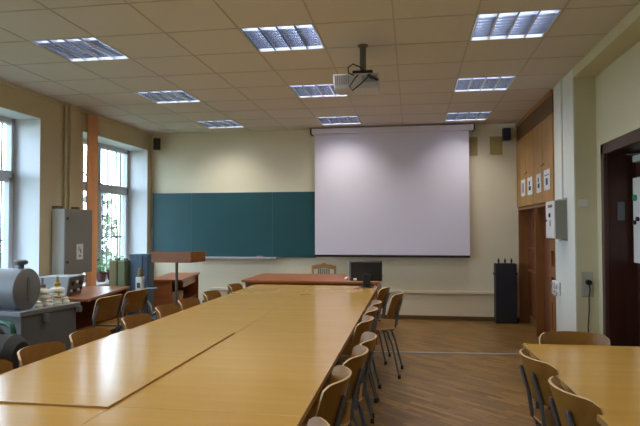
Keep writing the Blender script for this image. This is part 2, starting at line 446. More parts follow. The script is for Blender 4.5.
proto = None
for i, j in LIGHTS:
    if proto is None: o = proto = light_fixture()
    else: o = copy_tree(proto)
    o.location = (gx(i+.5), gy(j+.5), ZC)
    tag(o, 'square louvered ceiling light, %s one in the %s line of three' % (LD[j], LN[i]), 'ceiling light', 'recessed ceiling lights')
POW = {-5: 5.5, -2: 5.0, 1: 3.6}
def area(name, loc, sx, sy, power, spread, col=(1.0, 0.94, 0.84)):
    l = bpy.data.lights.new(name, 'AREA'); l.shape = 'RECTANGLE'; l.size = sx; l.size_y = sy
    l.energy = power; l.spread = math.radians(spread); l.color = col
    o = bpy.data.objects.new(name, l); COL.objects.link(o); o.location = loc
    return o
for i, j in LIGHTS+[(i, j) for j in (-3, -6) for i in (-5, -2, 1)]:
    area('lamp_glow', (gx(i+.5), gy(j+.5), ZC-.012), .54, .54, POW[i], 118)

# ------------------------------------------------------------------ daylight
for k, (a, b) in enumerate(WIN):
    o = area('window_portal', (XL-0.50, (a+b)/2, (ZS+ZT)/2), ZT-ZS+.1, b-a+.1, 1, 180)
    o.rotation_euler = (0, -PI/2, 0)
    o.data.cycles.is_portal = True
w = bpy.data.worlds.new('sky'); S.world = w; w.use_nodes = True
nt = w.node_tree; bg = nt.nodes['Background']
tcn = nt.nodes.new('ShaderNodeTexCoord'); sx = nt.nodes.new('ShaderNodeSeparateXYZ'); rp = nt.nodes.new('ShaderNodeValToRGB')
rp.color_ramp.elements[0].position = 0.0; rp.color_ramp.elements[0].color = (0.70, 0.83, 1.0, 1)
rp.color_ramp.elements[1].position = 0.6; rp.color_ramp.elements[1].color = (0.54, 0.74, 1.0, 1)
nt.links.new(tcn.outputs['Generated'], sx.inputs[0]); nt.links.new(sx.outputs['Z'], rp.inputs[0]); nt.links.new(rp.outputs[0], bg.inputs[0])
bg.inputs[1].default_value = 7.2

# ------------------------------------------------------------------ chairs
def school_chair(tx=.082, curve=.085):
    c = empty('school_chair')
    dy = curve*(tx/.19)**2.2-.0134
    st = MB()
    def seat(u, v):
        x = 0.19*u*(1-0.10*max(0, -v)**2)*(1-.05*max(0, abs(v)-.7)); y = 0.19*v+0.012
        z = 0.445-0.012*(1-u*u)*(1-abs(v)) - 0.03*max(0, (v-.55))**2/.2 + 0.012*max(0, -v-.4)
        k = max(0, abs(u)-.75)/.25; y = y*(1-.10*k*k)
        return (x, y, z)
    st.sheet(seat, 12, 12, .011, 0, 1).build('seat', [M['ply'], M['ply_edge']], c, smooth=True)
    bk = MB()
    def back(u, v):
        k = max(0, abs(u)-.76)/.24
        vv = v*(1-.20*k**3)
        z = 0.662+0.104*vv+0.004*(1-u*u)*v
        y = -0.222+curve*abs(u)**2.2-0.030*vv
        return (0.190*u*(1-.03*max(0, -v)), y, z)
    bk.sheet(back, 22, 8, .010, 0, 1).build('backrest', [M['ply'], M['ply_edge']], c, smooth=True)
    for s in (-1, 1):
        for q in (-1, 1):
            l = MB(); fx, fy = .185*s, (.195 if q > 0 else -.225)
            l.tube([(fx, fy, .02), (.150*s, fy*.70, .30), (.138*s, fy*.50, .415), (.135*s, fy*.35, .428)], .0095, 8)
            lo = l.build('leg', M['tube'], c, smooth=True)
            MB().lathe([(.013, 0), (.014, .004), (.014, .03), (.011, .034)], (fx, fy, 0), n=8).build('foot_cap', M['rubber'], lo, smooth=True)
        u = MB()
        u.tube([(tx*s, .10, .428), (tx*s, -.10, .426), (tx*s, -.160, .432), (tx*s, -.182, .455), (tx*s, -.197+dy, .57), (tx*s, -.233+dy, .690), (tx*s, -.236+dy, .702)],
               [.010, .010, .010, .010, .010, .010, .006], 8)
        u.build('back_tube', M['tube'], c, smooth=True)
    f = MB(); f.tube([(-.14, .07, .43), (.14, .07, .43)], .009, 8); f.tube([(-.14, -.07, .43), (.14, -.07, .43)], .009, 8)
    f.build('seat_frame', M['tube'], c, smooth=True)
    return c
chair0 = school_chair(); used = [False]
def chair(bx, by, rz, label, group, dist=.215, src=None):
    # bx, by: where the middle of the backrest stands; rz: turn of the facing direction from +Y
    o = src if src else (chair0 if not used[0] else copy_tree(chair0)); used[0] = True
    fx, fy = -math.sin(rz), math.cos(rz)
    o.location = (bx+fx*dist, by+fy*dist, 0); o.rotation_euler = (0, 0, rz)
    return tag(o, label, 'chair', group)
R = math.radians
g1 = 'chairs along the window side of the long table'
ORD = ['plywood chair left of the long table, nearest the camera', 'plywood chair left of the long table, second from the near end',
       'plywood chair left of the long table, third from the near end', 'plywood chair left of the long table, fourth from the near end',
       'plywood chair left of the long table, in front of the blue lab stand', 'plywood chair left of the long table, just in front of the rostrum pole',
       'plywood chair left of the long table, second from its far end', 'plywood chair left of the long table, beside the red-brown desk']
for (y, rz), s in zip([(2.28, -90), (2.71, -88), (3.16, -92), (3.75, -90), (4.26, -88), (4.70, -91), (5.28, -90), (6.02, -90)], ORD):
    chair(-1.945, y, R(rz), s, g1)
g2 = 'chairs along the aisle side of the long table'
for (x, y, rz, s) in [(-.285, 1.70, 90, 'nearest the camera'), (-.296, 2.41, 91, 'second from the camera'),
                      (-.260, 2.87, 88, 'third from the camera'), (-.240, 3.265, 91, 'fourth, half hidden by the third'),
                      (-.300, 3.90, 88, 'fifth from the camera'), (-.298, 4.38, 90, 'sixth from the camera'),
                      (-.290, 4.78, 90, 'seventh, only its back top showing'), (-.265, 6.02, 86, 'farthest, beside the desk end')]:
    chair(x, y, R(rz), 'plywood chair on the right of the long table, '+s, g2)
chair(-.120, 5.50, R(87), 'plywood chair pulled out into the aisle, its steel legs fully visible', g2)
g3 = 'chairs around the right-hand table'
chair(.565, 2.90, R(-82), 'plywood chair left of the right-hand table, the farther one', g3)
chair(.580, 2.35, R(-82), 'plywood chair left of the right-hand table, the nearer one', g3)
chair(.925, 3.55, R(178), 'plywood chair at the far end of the right table, facing the camera', g3)
g4 = 'chairs at the brown side table'
sc1 = school_chair(.178, .030)
chair(-2.735, 4.86, R(84), 'plywood chair seen from behind at the brown side table, left one', g4, src=sc1)
chair(-2.725, 5.36, R(82), 'plywood chair seen from behind at the brown side table, right one', g4, src=copy_tree(sc1))

# ------------------------------------------------------------------ tables
def classroom_table(name, x0, x1, y0, y1, z, label, group, mats=('beech', 'beech_edge'), rot=0, cat='table', piv=None, leg='tube'):
    cx, cy = (x0+x1)/2, (y0+y1)/2
    t = empty(name, (cx, cy, 0), rot, label, cat, group)
    hx, hy = (x1-x0)/2, (y1-y0)/2
    tp = MB(); tp.box(-hx, hx, -hy, hy, z-.026, z)
    o = tp.build('tabletop', [M[mats[0]], M[mats[1]]], t, bevel=.0012)
    for p in o.data.polygons:
        if abs(p.normal.z) < .5: p.material_index = 1
    ap = MB(); a, b = hx-.07, hy-.04
    ap.box(-a, a, -b-.012, -b+.012, z-.075, z-.026); ap.box(-a, a, b-.012, b+.012, z-.075, z-.026)
    ap.box(-a-.012, -a+.012, -b, b, z-.075, z-.026); ap.box(a-.012, a+.012, -b, b, z-.075, z-.026)
    ap.build('frame', M[leg], t)
    for sx_ in (-1, 1):
        for sy_ in (-1, 1):
            MB().box(sx_*a-.014, sx_*a+.014, sy_*b-.014, sy_*b+.014, 0, z-.07).build('leg', M[leg], t)
    return t
gl = 'tables pushed together into the long double row'
rows = [(0.45, 1.9655), (1.967, 3.485), (3.4865, 5.02), (5.0215, 6.555)]
rn = ['at the near end', 'second from the near end', 'third from the near end', 'last at the far end']
for k, (a, b) in enumerate(rows):
    classroom_table('classroom_table', -1.838, -1.1085, a, b, .728 if k == 1 else .720, 'beech table in the left half of the long table, '+rn[k], gl)
    classroom_table('classroom_table', -1.107, -.385, a+.03 if k else a, b+.03 if k < 3 else b, .720, 'beech table in the right half of the long table, '+rn[k], gl)
classroom_table('classroom_table', .640, 1.400, 1.95, 3.44, .720, 'separate beech table at the lower right by the dark door', None, rot=R(1))

# brown side table (panel legs) along the window wall
bt = empty('side_table', (-3.395, 5.345, 0), R(9.4), 'brown veneered side table by the window with grey instrument on it', 'table')
MB().box(-.375, .375, -.585, .585, .715, .74).build('tabletop', M['brownwood'], bt, bevel=.002)
for sy in (-1, 1):
    MB().box(-.36, .15 if sy < 0 else .345, sy*.56-.011, sy*.56+.011, 0, .715).build('side_panel', M['brownwood'], bt)
MB().box(-.30, -.28, -.549, .549, .25, .715).build('back_panel', M['darkred'], bt)

# teacher's desk
td = empty('teacher_desk', (-1.22, 7.25, 0), 0, 'long red-brown desk across the far end of the long table', 'desk')
o = MB().box(-.845, .83, -.495, .56, .722, .75).build('desktop', M['redwood'], td, bevel=.003)
MB().box(-.78, .78, -.40, -.38, .22, .722).build('front_panel', M['redwood'], td)
for x in (-.80, .80): MB().box(x-.012, x+.012, -.44, .52, 0, .722).build('side_panel', M['redwood'], td)

# small desk below the chalkboard
sd = empty('small_desk', (-3.235, 7.46, 0), R(10), 'small brown desk with open side standing below the chalkboard', 'desk')
MB().box(-.20, .235, -.60, .60, .705, .73).build('desktop', M['redwood'], sd, bevel=.002)
MB().box(-.19, .10, -.585, -.565, 0, .705).build('end_panel', M['redwood'], sd)
MB().box(-.19, .215, .56, .58, 0, .705).build('end_panel', M['redwood'], sd)
MB().box(-.19, -.17, -.565, .56, .10, .705).build('back_panel', M['darkred'], sd)
MB().box(-.17, .19, -.565, .56, .40, .416).build('shelf', M['darkred'], sd)
MB().box(.17, .185, -.30, .56, .60, .70).build('drawer', M['redwood'], sd)
cb = empty('cardboard_box', (-3.02, 7.04, .4165), R(10), 'small brown cardboard box on the shelf of the small desk', 'box')
MB().box(-.06, .06, -.09, .09, 0, .15).build('carton', M['carton'], cb)
MB().box(-.062, .062, -.012, .012, .1495, .152).build('tape', M['ply_edge'], cb)

# rostrum: shallow brown box on one pole
ro = empty('rostrum', (-2.67, 6.28, 0), 0, 'brown wooden rostrum top on a single metal pole before the chalkboard', 'rostrum')
rb = MB(); rb.box(-.268, .205, -.15, -.132, .995, 1.118)
rb.hexa([(.205, -.15, .995), (.285, .10, 1.0), (.270, .11, 1.0), (.190, -.132, .995)], [(.205, -.15, 1.118), (.285, .10, 1.118), (.270, .11, 1.118), (.190, -.132, 1.118)])
rb.box(-.268, -.253, -.132, .13, .995, 1.118); rb.box(-.253, .19, -.132, .13, .995, 1.012)
rb.build('rostrum_top', M['brownwood'], ro, bevel=.002)
MB().tube([(-.02, -.02, .03), (-.02, -.02, .995)], .016, 12).build('pole', M['pole'], ro, smooth=True)
MB().lathe([(.16, 0), (.16, .015), (.06, .03), (.02, .05)], (-.02, -.02, 0)).build('base', M['pole'], ro, smooth=True)

# ------------------------------------------------------------------ chalkboard, screen
cbk = empty('chalkboard', (-2.83, YB-.03, .932), 0, 'wide dark green chalkboard of three panels on the back wall', 'chalkboard')
for x0, x1 in ((-1.345, -.692), (-.688, .656), (.660, 1.342)):
    MB().box(x0, x1, -.012, .03, 0, 1.018).build('panel', M['board'], cbk)
fr = MB()
for x in (-.690, .658): fr.box(x-.005, x+.005, -.015, .0, 0, 1.018)
fr.build('seam_strip', M['bluecab'], cbk)
e = MB(); e.box(-1.353, -1.345, -.014, .03, -.006, 1.024); e.box(1.342, 1.350, -.014, .03, -.006, 1.024); e.box(-1.345, 1.342, -.014, .03, 1.018, 1.024); e.box(-1.345, 1.342, -.014, .03, -.006, 0)
e.build('frame', M['bluecab'], cbk)
tray = MB(); tray.box(-.69, .74, -.10, -.012, -.025, -.007); tray.box(-.69, .74, -.10, -.094, -.007, .004)
tray.build('chalk_tray', M['alu'], cbk)
er = empty('chalk_duster', (-2.36, YB-.085, .9255), 0, 'small pink-brown duster lying on the chalk tray', 'duster')
MB().box(-.05, .05, -.018, .018, 0, .012).build('felt', M['inkgrey'], er); MB().box(-.05, .05, -.016, .016, .012, .026).build('grip', M['pink'], er, bevel=.003)

sc = empty('projection_screen', (-.31, 8.66, .955), 0, 'large white pull-down projection screen on the back wall', 'screen')
MB().box(-1.162, 1.158, 0, .004, 0.02, 1.88).build('screen_cloth', M['screen'], sc)
MB().box(-1.162, 1.158, -.014, .016, -.012, .022).build('bottom_bar', M['black'], sc)
MB().box(-1.205, 1.225, -.05, .05, 1.878, 1.962).build('case', M['screen'], sc, bevel=.008)
for x in (-1.22, 1.228): MB().box(x-.008, x+.012, -.052, .12, 1.872, 1.966).build('end_bracket', M['black'], sc)

# ------------------------------------------------------------------ projector on the ceiling
pr = empty('projector', (-.40, 4.80, ZC), 0, 'light grey projector hanging from the ceiling on a pole with black cables', 'projector')
MB().lathe([(.045, -.012), (.045, 0)], n=20).build('ceiling_plate', M['pole'], pr, smooth=True)
MB().tube([(0, 0, -.01), (0, 0, -.23)], .027, 16).build('pole', M['pole'], pr, smooth=True)
mt = MB(); mt.box(-.085, .085, -.06, .06, -.255, -.228); mt.box(-.06, .06, -.08, .08, -.268, -.25); mt.build('mount_bracket', M['black'], pr, bevel=.004)
bd = MB(); bd.hexa([(-.235, -.11, -.395), (.135, -.11, -.395), (.135, .19, -.375), (-.235, .19, -.375)], [(-.245, -.12, -.268), (.142, -.12, -.268), (.142, .2, -.262), (-.245, .2, -.262)])
pb = bd.build('body', M['grey_plastic'], pr, bevel=.012)
v = MB()
for k in range(7): v.box(-.225+.018*k, -.214+.018*k, -.123, -.112, -.355, -.285)
v.build('vent', M['inkgrey'], pb)
v = MB(); v.box(0.0, .125, -.122, -.113, -.345, -.29); v.build('connector_panel', M['inkgrey'], pb)
v = MB(); v.lathe([(.045, 0), (.045, .03), (.035, .035)], (.04, .19, -.32), 'Y', 20); v.build('lens', M['black'], pb, smooth=True)
cbl = MB(); cbl.T = Matrix.Translation((.055, 0, -.015)); cbl.tube([(-.02, -.05, -.24), (-.06, -.09, -.20), (-.13, -.10, -.17), (-.17, -.11, -.20), (-.165, -.12, -.25), (-.12, -.12, -.27)], .006, 8)
cbl.tube([(-.07, -.10, -.25), (-.11, -.14, -.30), (-.155, -.15, -.37), (-.13, -.15, -.405), (-.06, -.15, -.35), (.0, -.14, -.29), (.03, -.13, -.31)], .006, 8)
cbl.tube([(.03, -.08, -.26), (.0, -.14, -.28), (.03, -.15, -.30), (.08, -.13, -.32)], .011, 8)
cbl.build('cable', M['black'], pr, smooth=True)

# ------------------------------------------------------------------ speakers, vents, floor box
def speaker(x, y, z, rz, label):
    s = empty('wall_speaker', (x, y, z), rz, label, 'speaker', 'black wall speakers')
    MB().box(-.055, .055, -.06, .06, -.09, .09).build('cabinet', M['black'], s, bevel=.006)
    MB().box(-.048, .048, -.066, -.058, -.083, .083).build('grille', M['blackmat'], s)
    MB().tube([(0, .055, 0), (0, .13, .0)], .012, 8).build('bracket', M['black'], s, smooth=True)
speaker(-4.06, 8.64, 2.745, R(25), 'small black speaker high in the left corner beside the window')
speaker(1.385, 8.66, 2.755, R(0), 'small black speaker high on the back wall by the cupboard')
def vent(x0, x1, z0, z1, label):
    c = empty('wall_vent', ((x0+x1)/2, YB, (z0+z1)/2), 0, label, 'vent', 'yellow vents in the back wall'); w_, h_ = (x1-x0)/2, (z1-z0)/2
    fr = MB(); fr.box(-w_, w_, -.012, 0, -h_, h_); fr.build('frame', M['vent'], c)
    s = MB()
    for k in range(10):
        zz = -h_+.02+k*(2*h_-.04)/9
        s.box(-w_+.012, w_-.012, -.018, -.011, zz-.005, zz+.005)
    s.build('slat', M['vent'], c)
vent(.80, .985, 2.47, 2.75, 'yellowish wall vent partly behind the right end of the screen')
vent(1.165, 1.345, 2.475, 2.75, 'yellowish wall vent between the screen and the right cupboard')
bc = empty('floor_cabinet', (1.345, 8.66, 0), 0, 'tall black metal box with three knobs on the floor by the back wall', 'metal box')
MB().box(-.148, .148, -.09, .09, 0, .865).build('housing', M['blackmat'], bc, bevel=.006)
MB().box(-.168, -.148, -.03, .03, .70, .73).build('side_lug', M['black'], bc); MB().box(.148, .168, -.03, .03, .70, .73).build('side_lug', M['black'], bc)
for x in (-.09, 0, .09):
    MB().lathe([(.012, 0), (.012, .035), (.018, .04), (.018, .05), (.007, .055), (.006, .075)], (x, 0, .865), n=12).build('knob', M['black'], bc, smooth=True)

# ------------------------------------------------------------------ monitor and teacher's chair, bits on the desks
mo = empty('monitor', (-.515, 6.44, .720), 0, 'black flat monitor seen from behind at the far end of the long table', 'monitor')
b_ = MB(); b_.box(-.185, .185, -.012, .014, .068, .298); mb_ = b_.build('housing', M['black'], mo, bevel=.006)
b_ = MB(); b_.hexa([(-.165, -.024, .085), (.165, -.024, .085), (.182, -.012, .071), (-.182, -.012, .071)], [(-.165, -.024, .28), (.165, -.024, .28), (.182, -.012, .295), (-.182, -.012, .295)])
b_.build('rear_cover', M['black'], mb_, bevel=.004)
MB().box(-.178, .178, .0135, .016, .078, .288).build('screen', M['blackmat'], mb_)
b_ = MB(); b_.box(-.03, .055, -.045, -.025, .012, .15); b_.build('stand', M['black'], mo, bevel=.006)
MB().lathe([(.085, 0), (.085, .008), (.03, .016)], (.01, -.02, 0), n=28).build('foot', M['black'], mo, smooth=True)
MB().box(-.135, -.10, -.036, -.029, .075, .10).build('plug', M['paper'], mb_, bevel=.003)
wm = MB().lathe([(.001, 0), (.022, .004), (.028, .018), (.018, .032), (.001, .036)], (0, 0, 0), n=16).build('computer_mouse', M['paper'], smooth=True)
wm.location = (-.795, 6.95, .7505); wm.scale = (.8, 1.3, 1); tag(wm, 'small white rounded object on the desk left of the monitor', 'mouse')
pk = MB().box(-.035, .035, -.012, .012, 0, .012).build('chalk_box', M['pink'], bevel=.003)
pk.location = (-.595, 6.24, .7205); pk.rotation_euler = (0, 0, .2); tag(pk, 'small pinkish box on the table in front of the monitor', 'box')

tcx = empty('wooden_chair', (-1.26, 7.98, 0), 0, 'carved wooden armless chair behind the red-brown desk, back top visible', 'chair')
MB().box(-.19, .19, -.21, .19, .43, .46).build('seat', M['carved'], tcx, bevel=.008)
for s in (-1, 1):
    MB().box(s*.16-.017, s*.16+.017, -.20, -.166, 0, .43).build('leg', M['carved'], tcx)
    pp = MB(); pp.tube([(s*.16, .17, 0), (s*.16, .18, .45), (s*.165, .20, .842)], .016, 10); pp.build('leg', M['carved'], tcx, smooth=True)
rl = MB()
def rail(u, v):
    prof = .835+.022*math.cos(u*PI)*.5+.014*math.cos(u*PI*.5)+(.006*math.cos(3*u*PI))
    return (.172*u, .20-.0, (prof+.012) if v > 0 else .797+.010*math.cos(u*PI))
rl.sheet(rail, 24, 1, .02).build('top_rail', M['carved'], tcx, smooth=False)
MB().box(-.15, .15, .18, .198, .50, .53).build('lower_rail', M['carved'], tcx)
for k in range(6):
    x = -.075+.03*k
    MB().box(x-.009, x+.009, .186, .196, .53, .80).build('slat', M['slat'], tcx)

# ------------------------------------------------------------------ cupboard wall on the right
cu = empty('built_in_cupboard', (1.563, 7.70, 0), 0, 'tall built-in wooden cupboard with dark cornice along the right wall', 'cupboard')
y0, y1, dp = -1.088, 1.098, .50
ca = MB()
ca.box(0, dp, y0, y0+.025, 0, 2.92); ca.box(0, dp, y1-.025, y1, 0, 2.92); ca.box(dp-.02, dp, y0, y1, 0, 2.92)
ca.box(0, dp, y0, y1, 1.64, 1.68); ca.box(.0, dp, -.070, -.050, 0, 1.66); ca.box(0, dp, y0, y1, 2.90, 2.93)
ca.build('carcass', M['nichelight'], cu)
MB().box(-.012, .02, y0, y1, 2.66, 2.87).build('cornice', M['cab_dark'], cu)
MB().box(-.03, .02, y0, y1, 2.87, 2.925).build('cornice_moulding', M['cab_mid'], cu, bevel=.008)
ed = [y0+.004, -.590, -.062, .405, y1-.004]
for k in range(4):
    d = MB().box(-.018, 0, ed[k]+.003, ed[k+1]-.003, 1.685, 2.655).build('door', M['cab'], cu, bevel=.002)
    hy = ed[k+1]-.05 if k % 2 == 0 else ed[k]+.05
    MB().box(-.032, -.018, hy-.045, hy+.045, 2.125, 2.14).build('handle', M['cab_mid'], d)
# lower left bay: recessed red-brown panels with a rail
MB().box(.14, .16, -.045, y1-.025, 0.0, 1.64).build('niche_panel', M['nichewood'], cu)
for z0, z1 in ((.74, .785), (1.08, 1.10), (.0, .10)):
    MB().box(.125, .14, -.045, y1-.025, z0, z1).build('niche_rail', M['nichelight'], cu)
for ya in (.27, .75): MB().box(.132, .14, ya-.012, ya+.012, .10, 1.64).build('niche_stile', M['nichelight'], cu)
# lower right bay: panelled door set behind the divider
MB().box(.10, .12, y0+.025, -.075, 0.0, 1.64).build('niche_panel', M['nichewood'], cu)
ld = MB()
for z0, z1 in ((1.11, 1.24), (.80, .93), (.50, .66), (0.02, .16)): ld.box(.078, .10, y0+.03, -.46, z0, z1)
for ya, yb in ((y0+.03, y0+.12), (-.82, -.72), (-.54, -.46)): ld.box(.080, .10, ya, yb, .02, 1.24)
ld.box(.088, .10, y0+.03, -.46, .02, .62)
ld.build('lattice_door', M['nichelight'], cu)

# papers taped to the cupboard doors
for k, (ya, yb, za, zb, s) in enumerate([(8.43, 8.16, 1.825, 2.055, 'farthest door, the narrowest looking'), (7.99, 7.69, 1.82, 2.05, 'second door from the back wall'),
                                      (7.43, 7.19, 1.815, 2.045, 'third door from the back wall'), (7.03, 6.74, 1.82, 2.055, 'door nearest the pillar, with a heading line')]):
    p = empty('paper_notice', (1.563-.0185, (ya+yb)/2, (za+zb)/2), 0, 'white printed notice taped on the cupboard, '+s, 'notice', 'notices on the cupboard doors')
    h, w_ = (zb-za)/2, (ya-yb)/2
    MB().box(-.0025, 0, -w_, w_, -h, h).build('sheet', M['paper'], p)
    pr_ = MB()
    if k == 3:
        pr_.box(-.0035, -.0024, -w_*.8, w_*.8, h*.42, h*.50); pr_.box(-.0035, -.0024, -w_*.35, w_*.35, -h*.5, h*.15)
    elif k == 0:
        pr_.box(-.0035, -.0024, -w_*.5, w_*.5, -h*.6, h*.6)
    else:
        pr_.box(-.0035, -.0024, -w_*.45, w_*.5, -h*.5, -h*.02); pr_.box(-.0035, -.0024, -w_*.1, w_*.4, h*.1, h*.6)
    pr_.build('print', M['inkgrey'] if k in (0,) else M['ink'], p)

# ------------------------------------------------------------------ fuse box, sockets, switch on the pillar
fb = empty('fuse_box', (1.563, 6.31, 1.27), 0, 'white fronted grey control box with red display on the pillar', 'control box')
MB().box(-.112, -.002, -.195, .165, 0, .395).build('housing', M['fusegrey'], fb, bevel=.003)
d = MB().box(-.126, -.113, -.195, .165, .005, .39).build('front_cover', M['panelwhite'], fb, bevel=.003)
MB().box(-.129, -.125, -.12, .06, .325, .355).build('display', M['redled'], d)
MB().lathe([(.022, -.138), (.022, -.125)], (0, -.02, .245), 'X', 14).build('dial', M['ink'], d, smooth=True)
MB().box(-.129, -.125, -.05, .0, .13, .19).build('label_plate', M['inkgrey'], d)
MB().lathe([(.01, -.141), (.01, -.125)], (0, .13, .19), 'X', 10).build('latch', M['black'], d, smooth=True)
MB().tube([(-.06, -.13, -.025), (-.06, -.13, 0)], .016, 10).build('cable_gland', M['panelwhite'], fb, smooth=True)
MB().box(-.008, 0, -.20, .17, -.02, .42).build('mounting_plate', M['inkgrey'], fb)

so = empty('socket_cluster', (1.563, 6.50, .735), 0, 'cluster of round white sockets on the left face of the pillar', 'socket', 'sockets on the pillar')
MB().box(-.03, 0, -.10, .10, -.075, .075).build('back_box', M['panelwhite'], so, bevel=.012)
for y, z in ((-.045, .032), (.045, .038), (-.045, -.036), (.045, -.032)):
    f = MB().lathe([(.04, -.05), (.04, -.028)], (0, y, z), 'X', 18).build('socket_face', M['panelwhite'], so, smooth=True)
    MB().lathe([(.022, -.052), (.022, -.049)], (0, y, z), 'X', 14).build('recess', M['inkgrey'], f, smooth=True)
s2 = empty('wall_socket', (1.668, 5.8398, .84), 0, 'grey wall socket with a black plug on the olive pillar face', 'socket', 'sockets on the pillar')
MB().box(-.055, .052, -.008, 0, -.12, .12).build('plate', M['clearplate'], s2, bevel=.006)
MB().box(-.045, .042, -.014, -.008, -.11, -.02).build('lower_socket', M['clearplate'], s2, bevel=.004)
pg = empty('power_cable', (1.668, 5.8318, .84), 0, 'black power cable hanging from the grey wall socket', 'cable')
MB().lathe([(.024, -.045), (.026, -.02), (.026, 0)], (0.005, 0, .02), 'Y', 14).build('plug', M['black'], pg, smooth=True)
MB().tube([(.005, -.042, .01), (.008, -.05, -.05), (.004, -.03, -.12), (.006, -.02, -.25), (-.004, -.015, -.40), (.004, -.015, -.55), (.0, -.015, -.81), (-.06, -.05, -.832), (-.12, -.10, -.832)], .006, 8).build('cord', M['black'], pg, smooth=True)
sw = MB().box(-.04, .04, -.012, 0, -.035, .035).build('light_switch', M['panelwhite'], bevel=.004)
sw.location = (1.64, 5.8398, 1.62); tag(sw, 'small pale switch plate high on the olive pillar face', 'switch')

# ------------------------------------------------------------------ door
dr = empty('door_1', (XR, (DY0+DY1)/2, 0)); structure(dr)
fr = MB(); hw = (DY1-DY0)/2
fr.box(-.018, .02, hw-.03, hw+.045, 0, DZ+.06); fr.box(-.018, .02, -hw-.045, -hw+.03, 0, DZ+.06); fr.box(-.018, .02, -hw-.045, hw+.045, DZ-.04, DZ+.06)
fr.build('casing', M['doorframe'], dr, bevel=.004)
jb = MB(); jb.box(.02, .30, hw-.03, hw, 0, DZ-.04); jb.box(.02, .30, -hw, -hw+.03, 0, DZ-.04); jb.box(.02, .30, -hw, hw, DZ-.04, DZ)
jb.build('jamb', M['door'], dr)
lf = MB(); lf.box(.26, .30, -hw+.03, hw-.03, .01, DZ-.04)
dl = lf.build('leaf', M['door'], dr)
pn = MB()
for za, zb in ((.15, .95), (1.05, 1.95)):
    for ya, yb in ((-.40, -.04), (.04, .40)):
        pn.box(.250, .262, ya, yb, za, zb)
pn.build('moulding', M['door'], dl, bevel=.005)
MB().box(.10, .16, hw-.034, hw-.029, 1.45, 1.62).build('hinge', M['tube'], dr)
cl = empty('door_closer', (XR+.255, 5.36, 2.0), 0, 'grey metal door closer at the top of the dark door', 'door closer')
MB().box(-.055, -.004, -.10, .14, -.03, .03).build('body', M['boxgrey'], cl, bevel=.005)
MB().tube([(-.03, .0, .03), (-.13, .06, .037), (-.03, .20, .04)], .008, 6).build('arm', M['tube'], cl, smooth=True)
cp = empty('control_panel', (XR+.26, 5.36, 1.07), 0, 'white enamel control panel with green button on the dark door', 'control panel')
CPX = -.06
MB().box(-.055, 0, -.30, .155, 0, .76).build('housing', M['panelwhite'], cp, bevel=.004)
MB().lathe([(.028, -.075), (.028, -.055)], (0, .085, .58), 'X', 16).build('green_button', M['greenlamp'], cp, smooth=True)
MB().lathe([(.020, -.075), (.020, -.055)], (0, .10, .36), 'X', 14).build('knob', M['black'], cp, smooth=True)
MB().lathe([(.020, -.075), (.020, -.055)], (0, .03, .39), 'X', 14).build('knob', M['black'], cp, smooth=True)

# ------------------------------------------------------------------ electrical cabinet on the pier between the windows
eb = empty('electrical_cabinet', (XL, 6.455, .835), 0, 'grey electrical cabinet on the wall between the windows', 'electrical cabinet')
MB().box(.012, .170, -.285, .285, .0, .785).build('housing', M['boxgrey'], eb, bevel=.004)
MB().box(.0, .012, -.26, .26, .05, .74).build('back_plate', M['boxgrey'], eb)
d = MB().box(.174, .190, -.285, .285, .0, .785).build('door', M['boxdoor'], eb, bevel=.004)
for z in (.15, .67): MB().lathe([(.016, .190), (.016, .201)], (0, -.25, z), 'X', 12).build('lock', M['black'], d, smooth=True)
lb = MB().box(.190, .192, -.06, .08, .17, .36).build('label_sheet', M['paper'], d)
k_ = MB(); k_.box(.192, .193, -.02, .0, .28, .33); k_.box(.192, .193, .01, .04, .25, .30); k_.box(.192, .193, -.01, .03, .20, .23); k_.build('print', M['inkgrey'], lb)
for y in (-.25, .12): MB().box(0, .10, y-.02, y+.03, .785, .82).build('bracket', M['pole'], eb)

# ------------------------------------------------------------------ orange curtain
cur = empty('curtain', (XL+.10, 6.875, .60), 0, 'narrow gathered orange curtain hanging by the far left window', 'curtain')
cs = MB()
def cl_f(u, v):
    y = .095*u; x = .028*math.sin(u*PI*3.0)+.004*math.sin(v*5+u*3)
    return (x, y, 1.135+1.135*v)
cs.sheet(cl_f, 48, 24, .006).build('cloth', M['orange'], cur, smooth=True)
MB().tube([(0, -.14, 2.285), (0, .14, 2.285)], .012, 10).build('rod', M['wall_left'], cur, smooth=True)
for y in (-.13, .13): MB().box(-.10, .0, y-.01, y+.01, 2.28, 2.295).build('rod_bracket', M['wall_left'], cur)

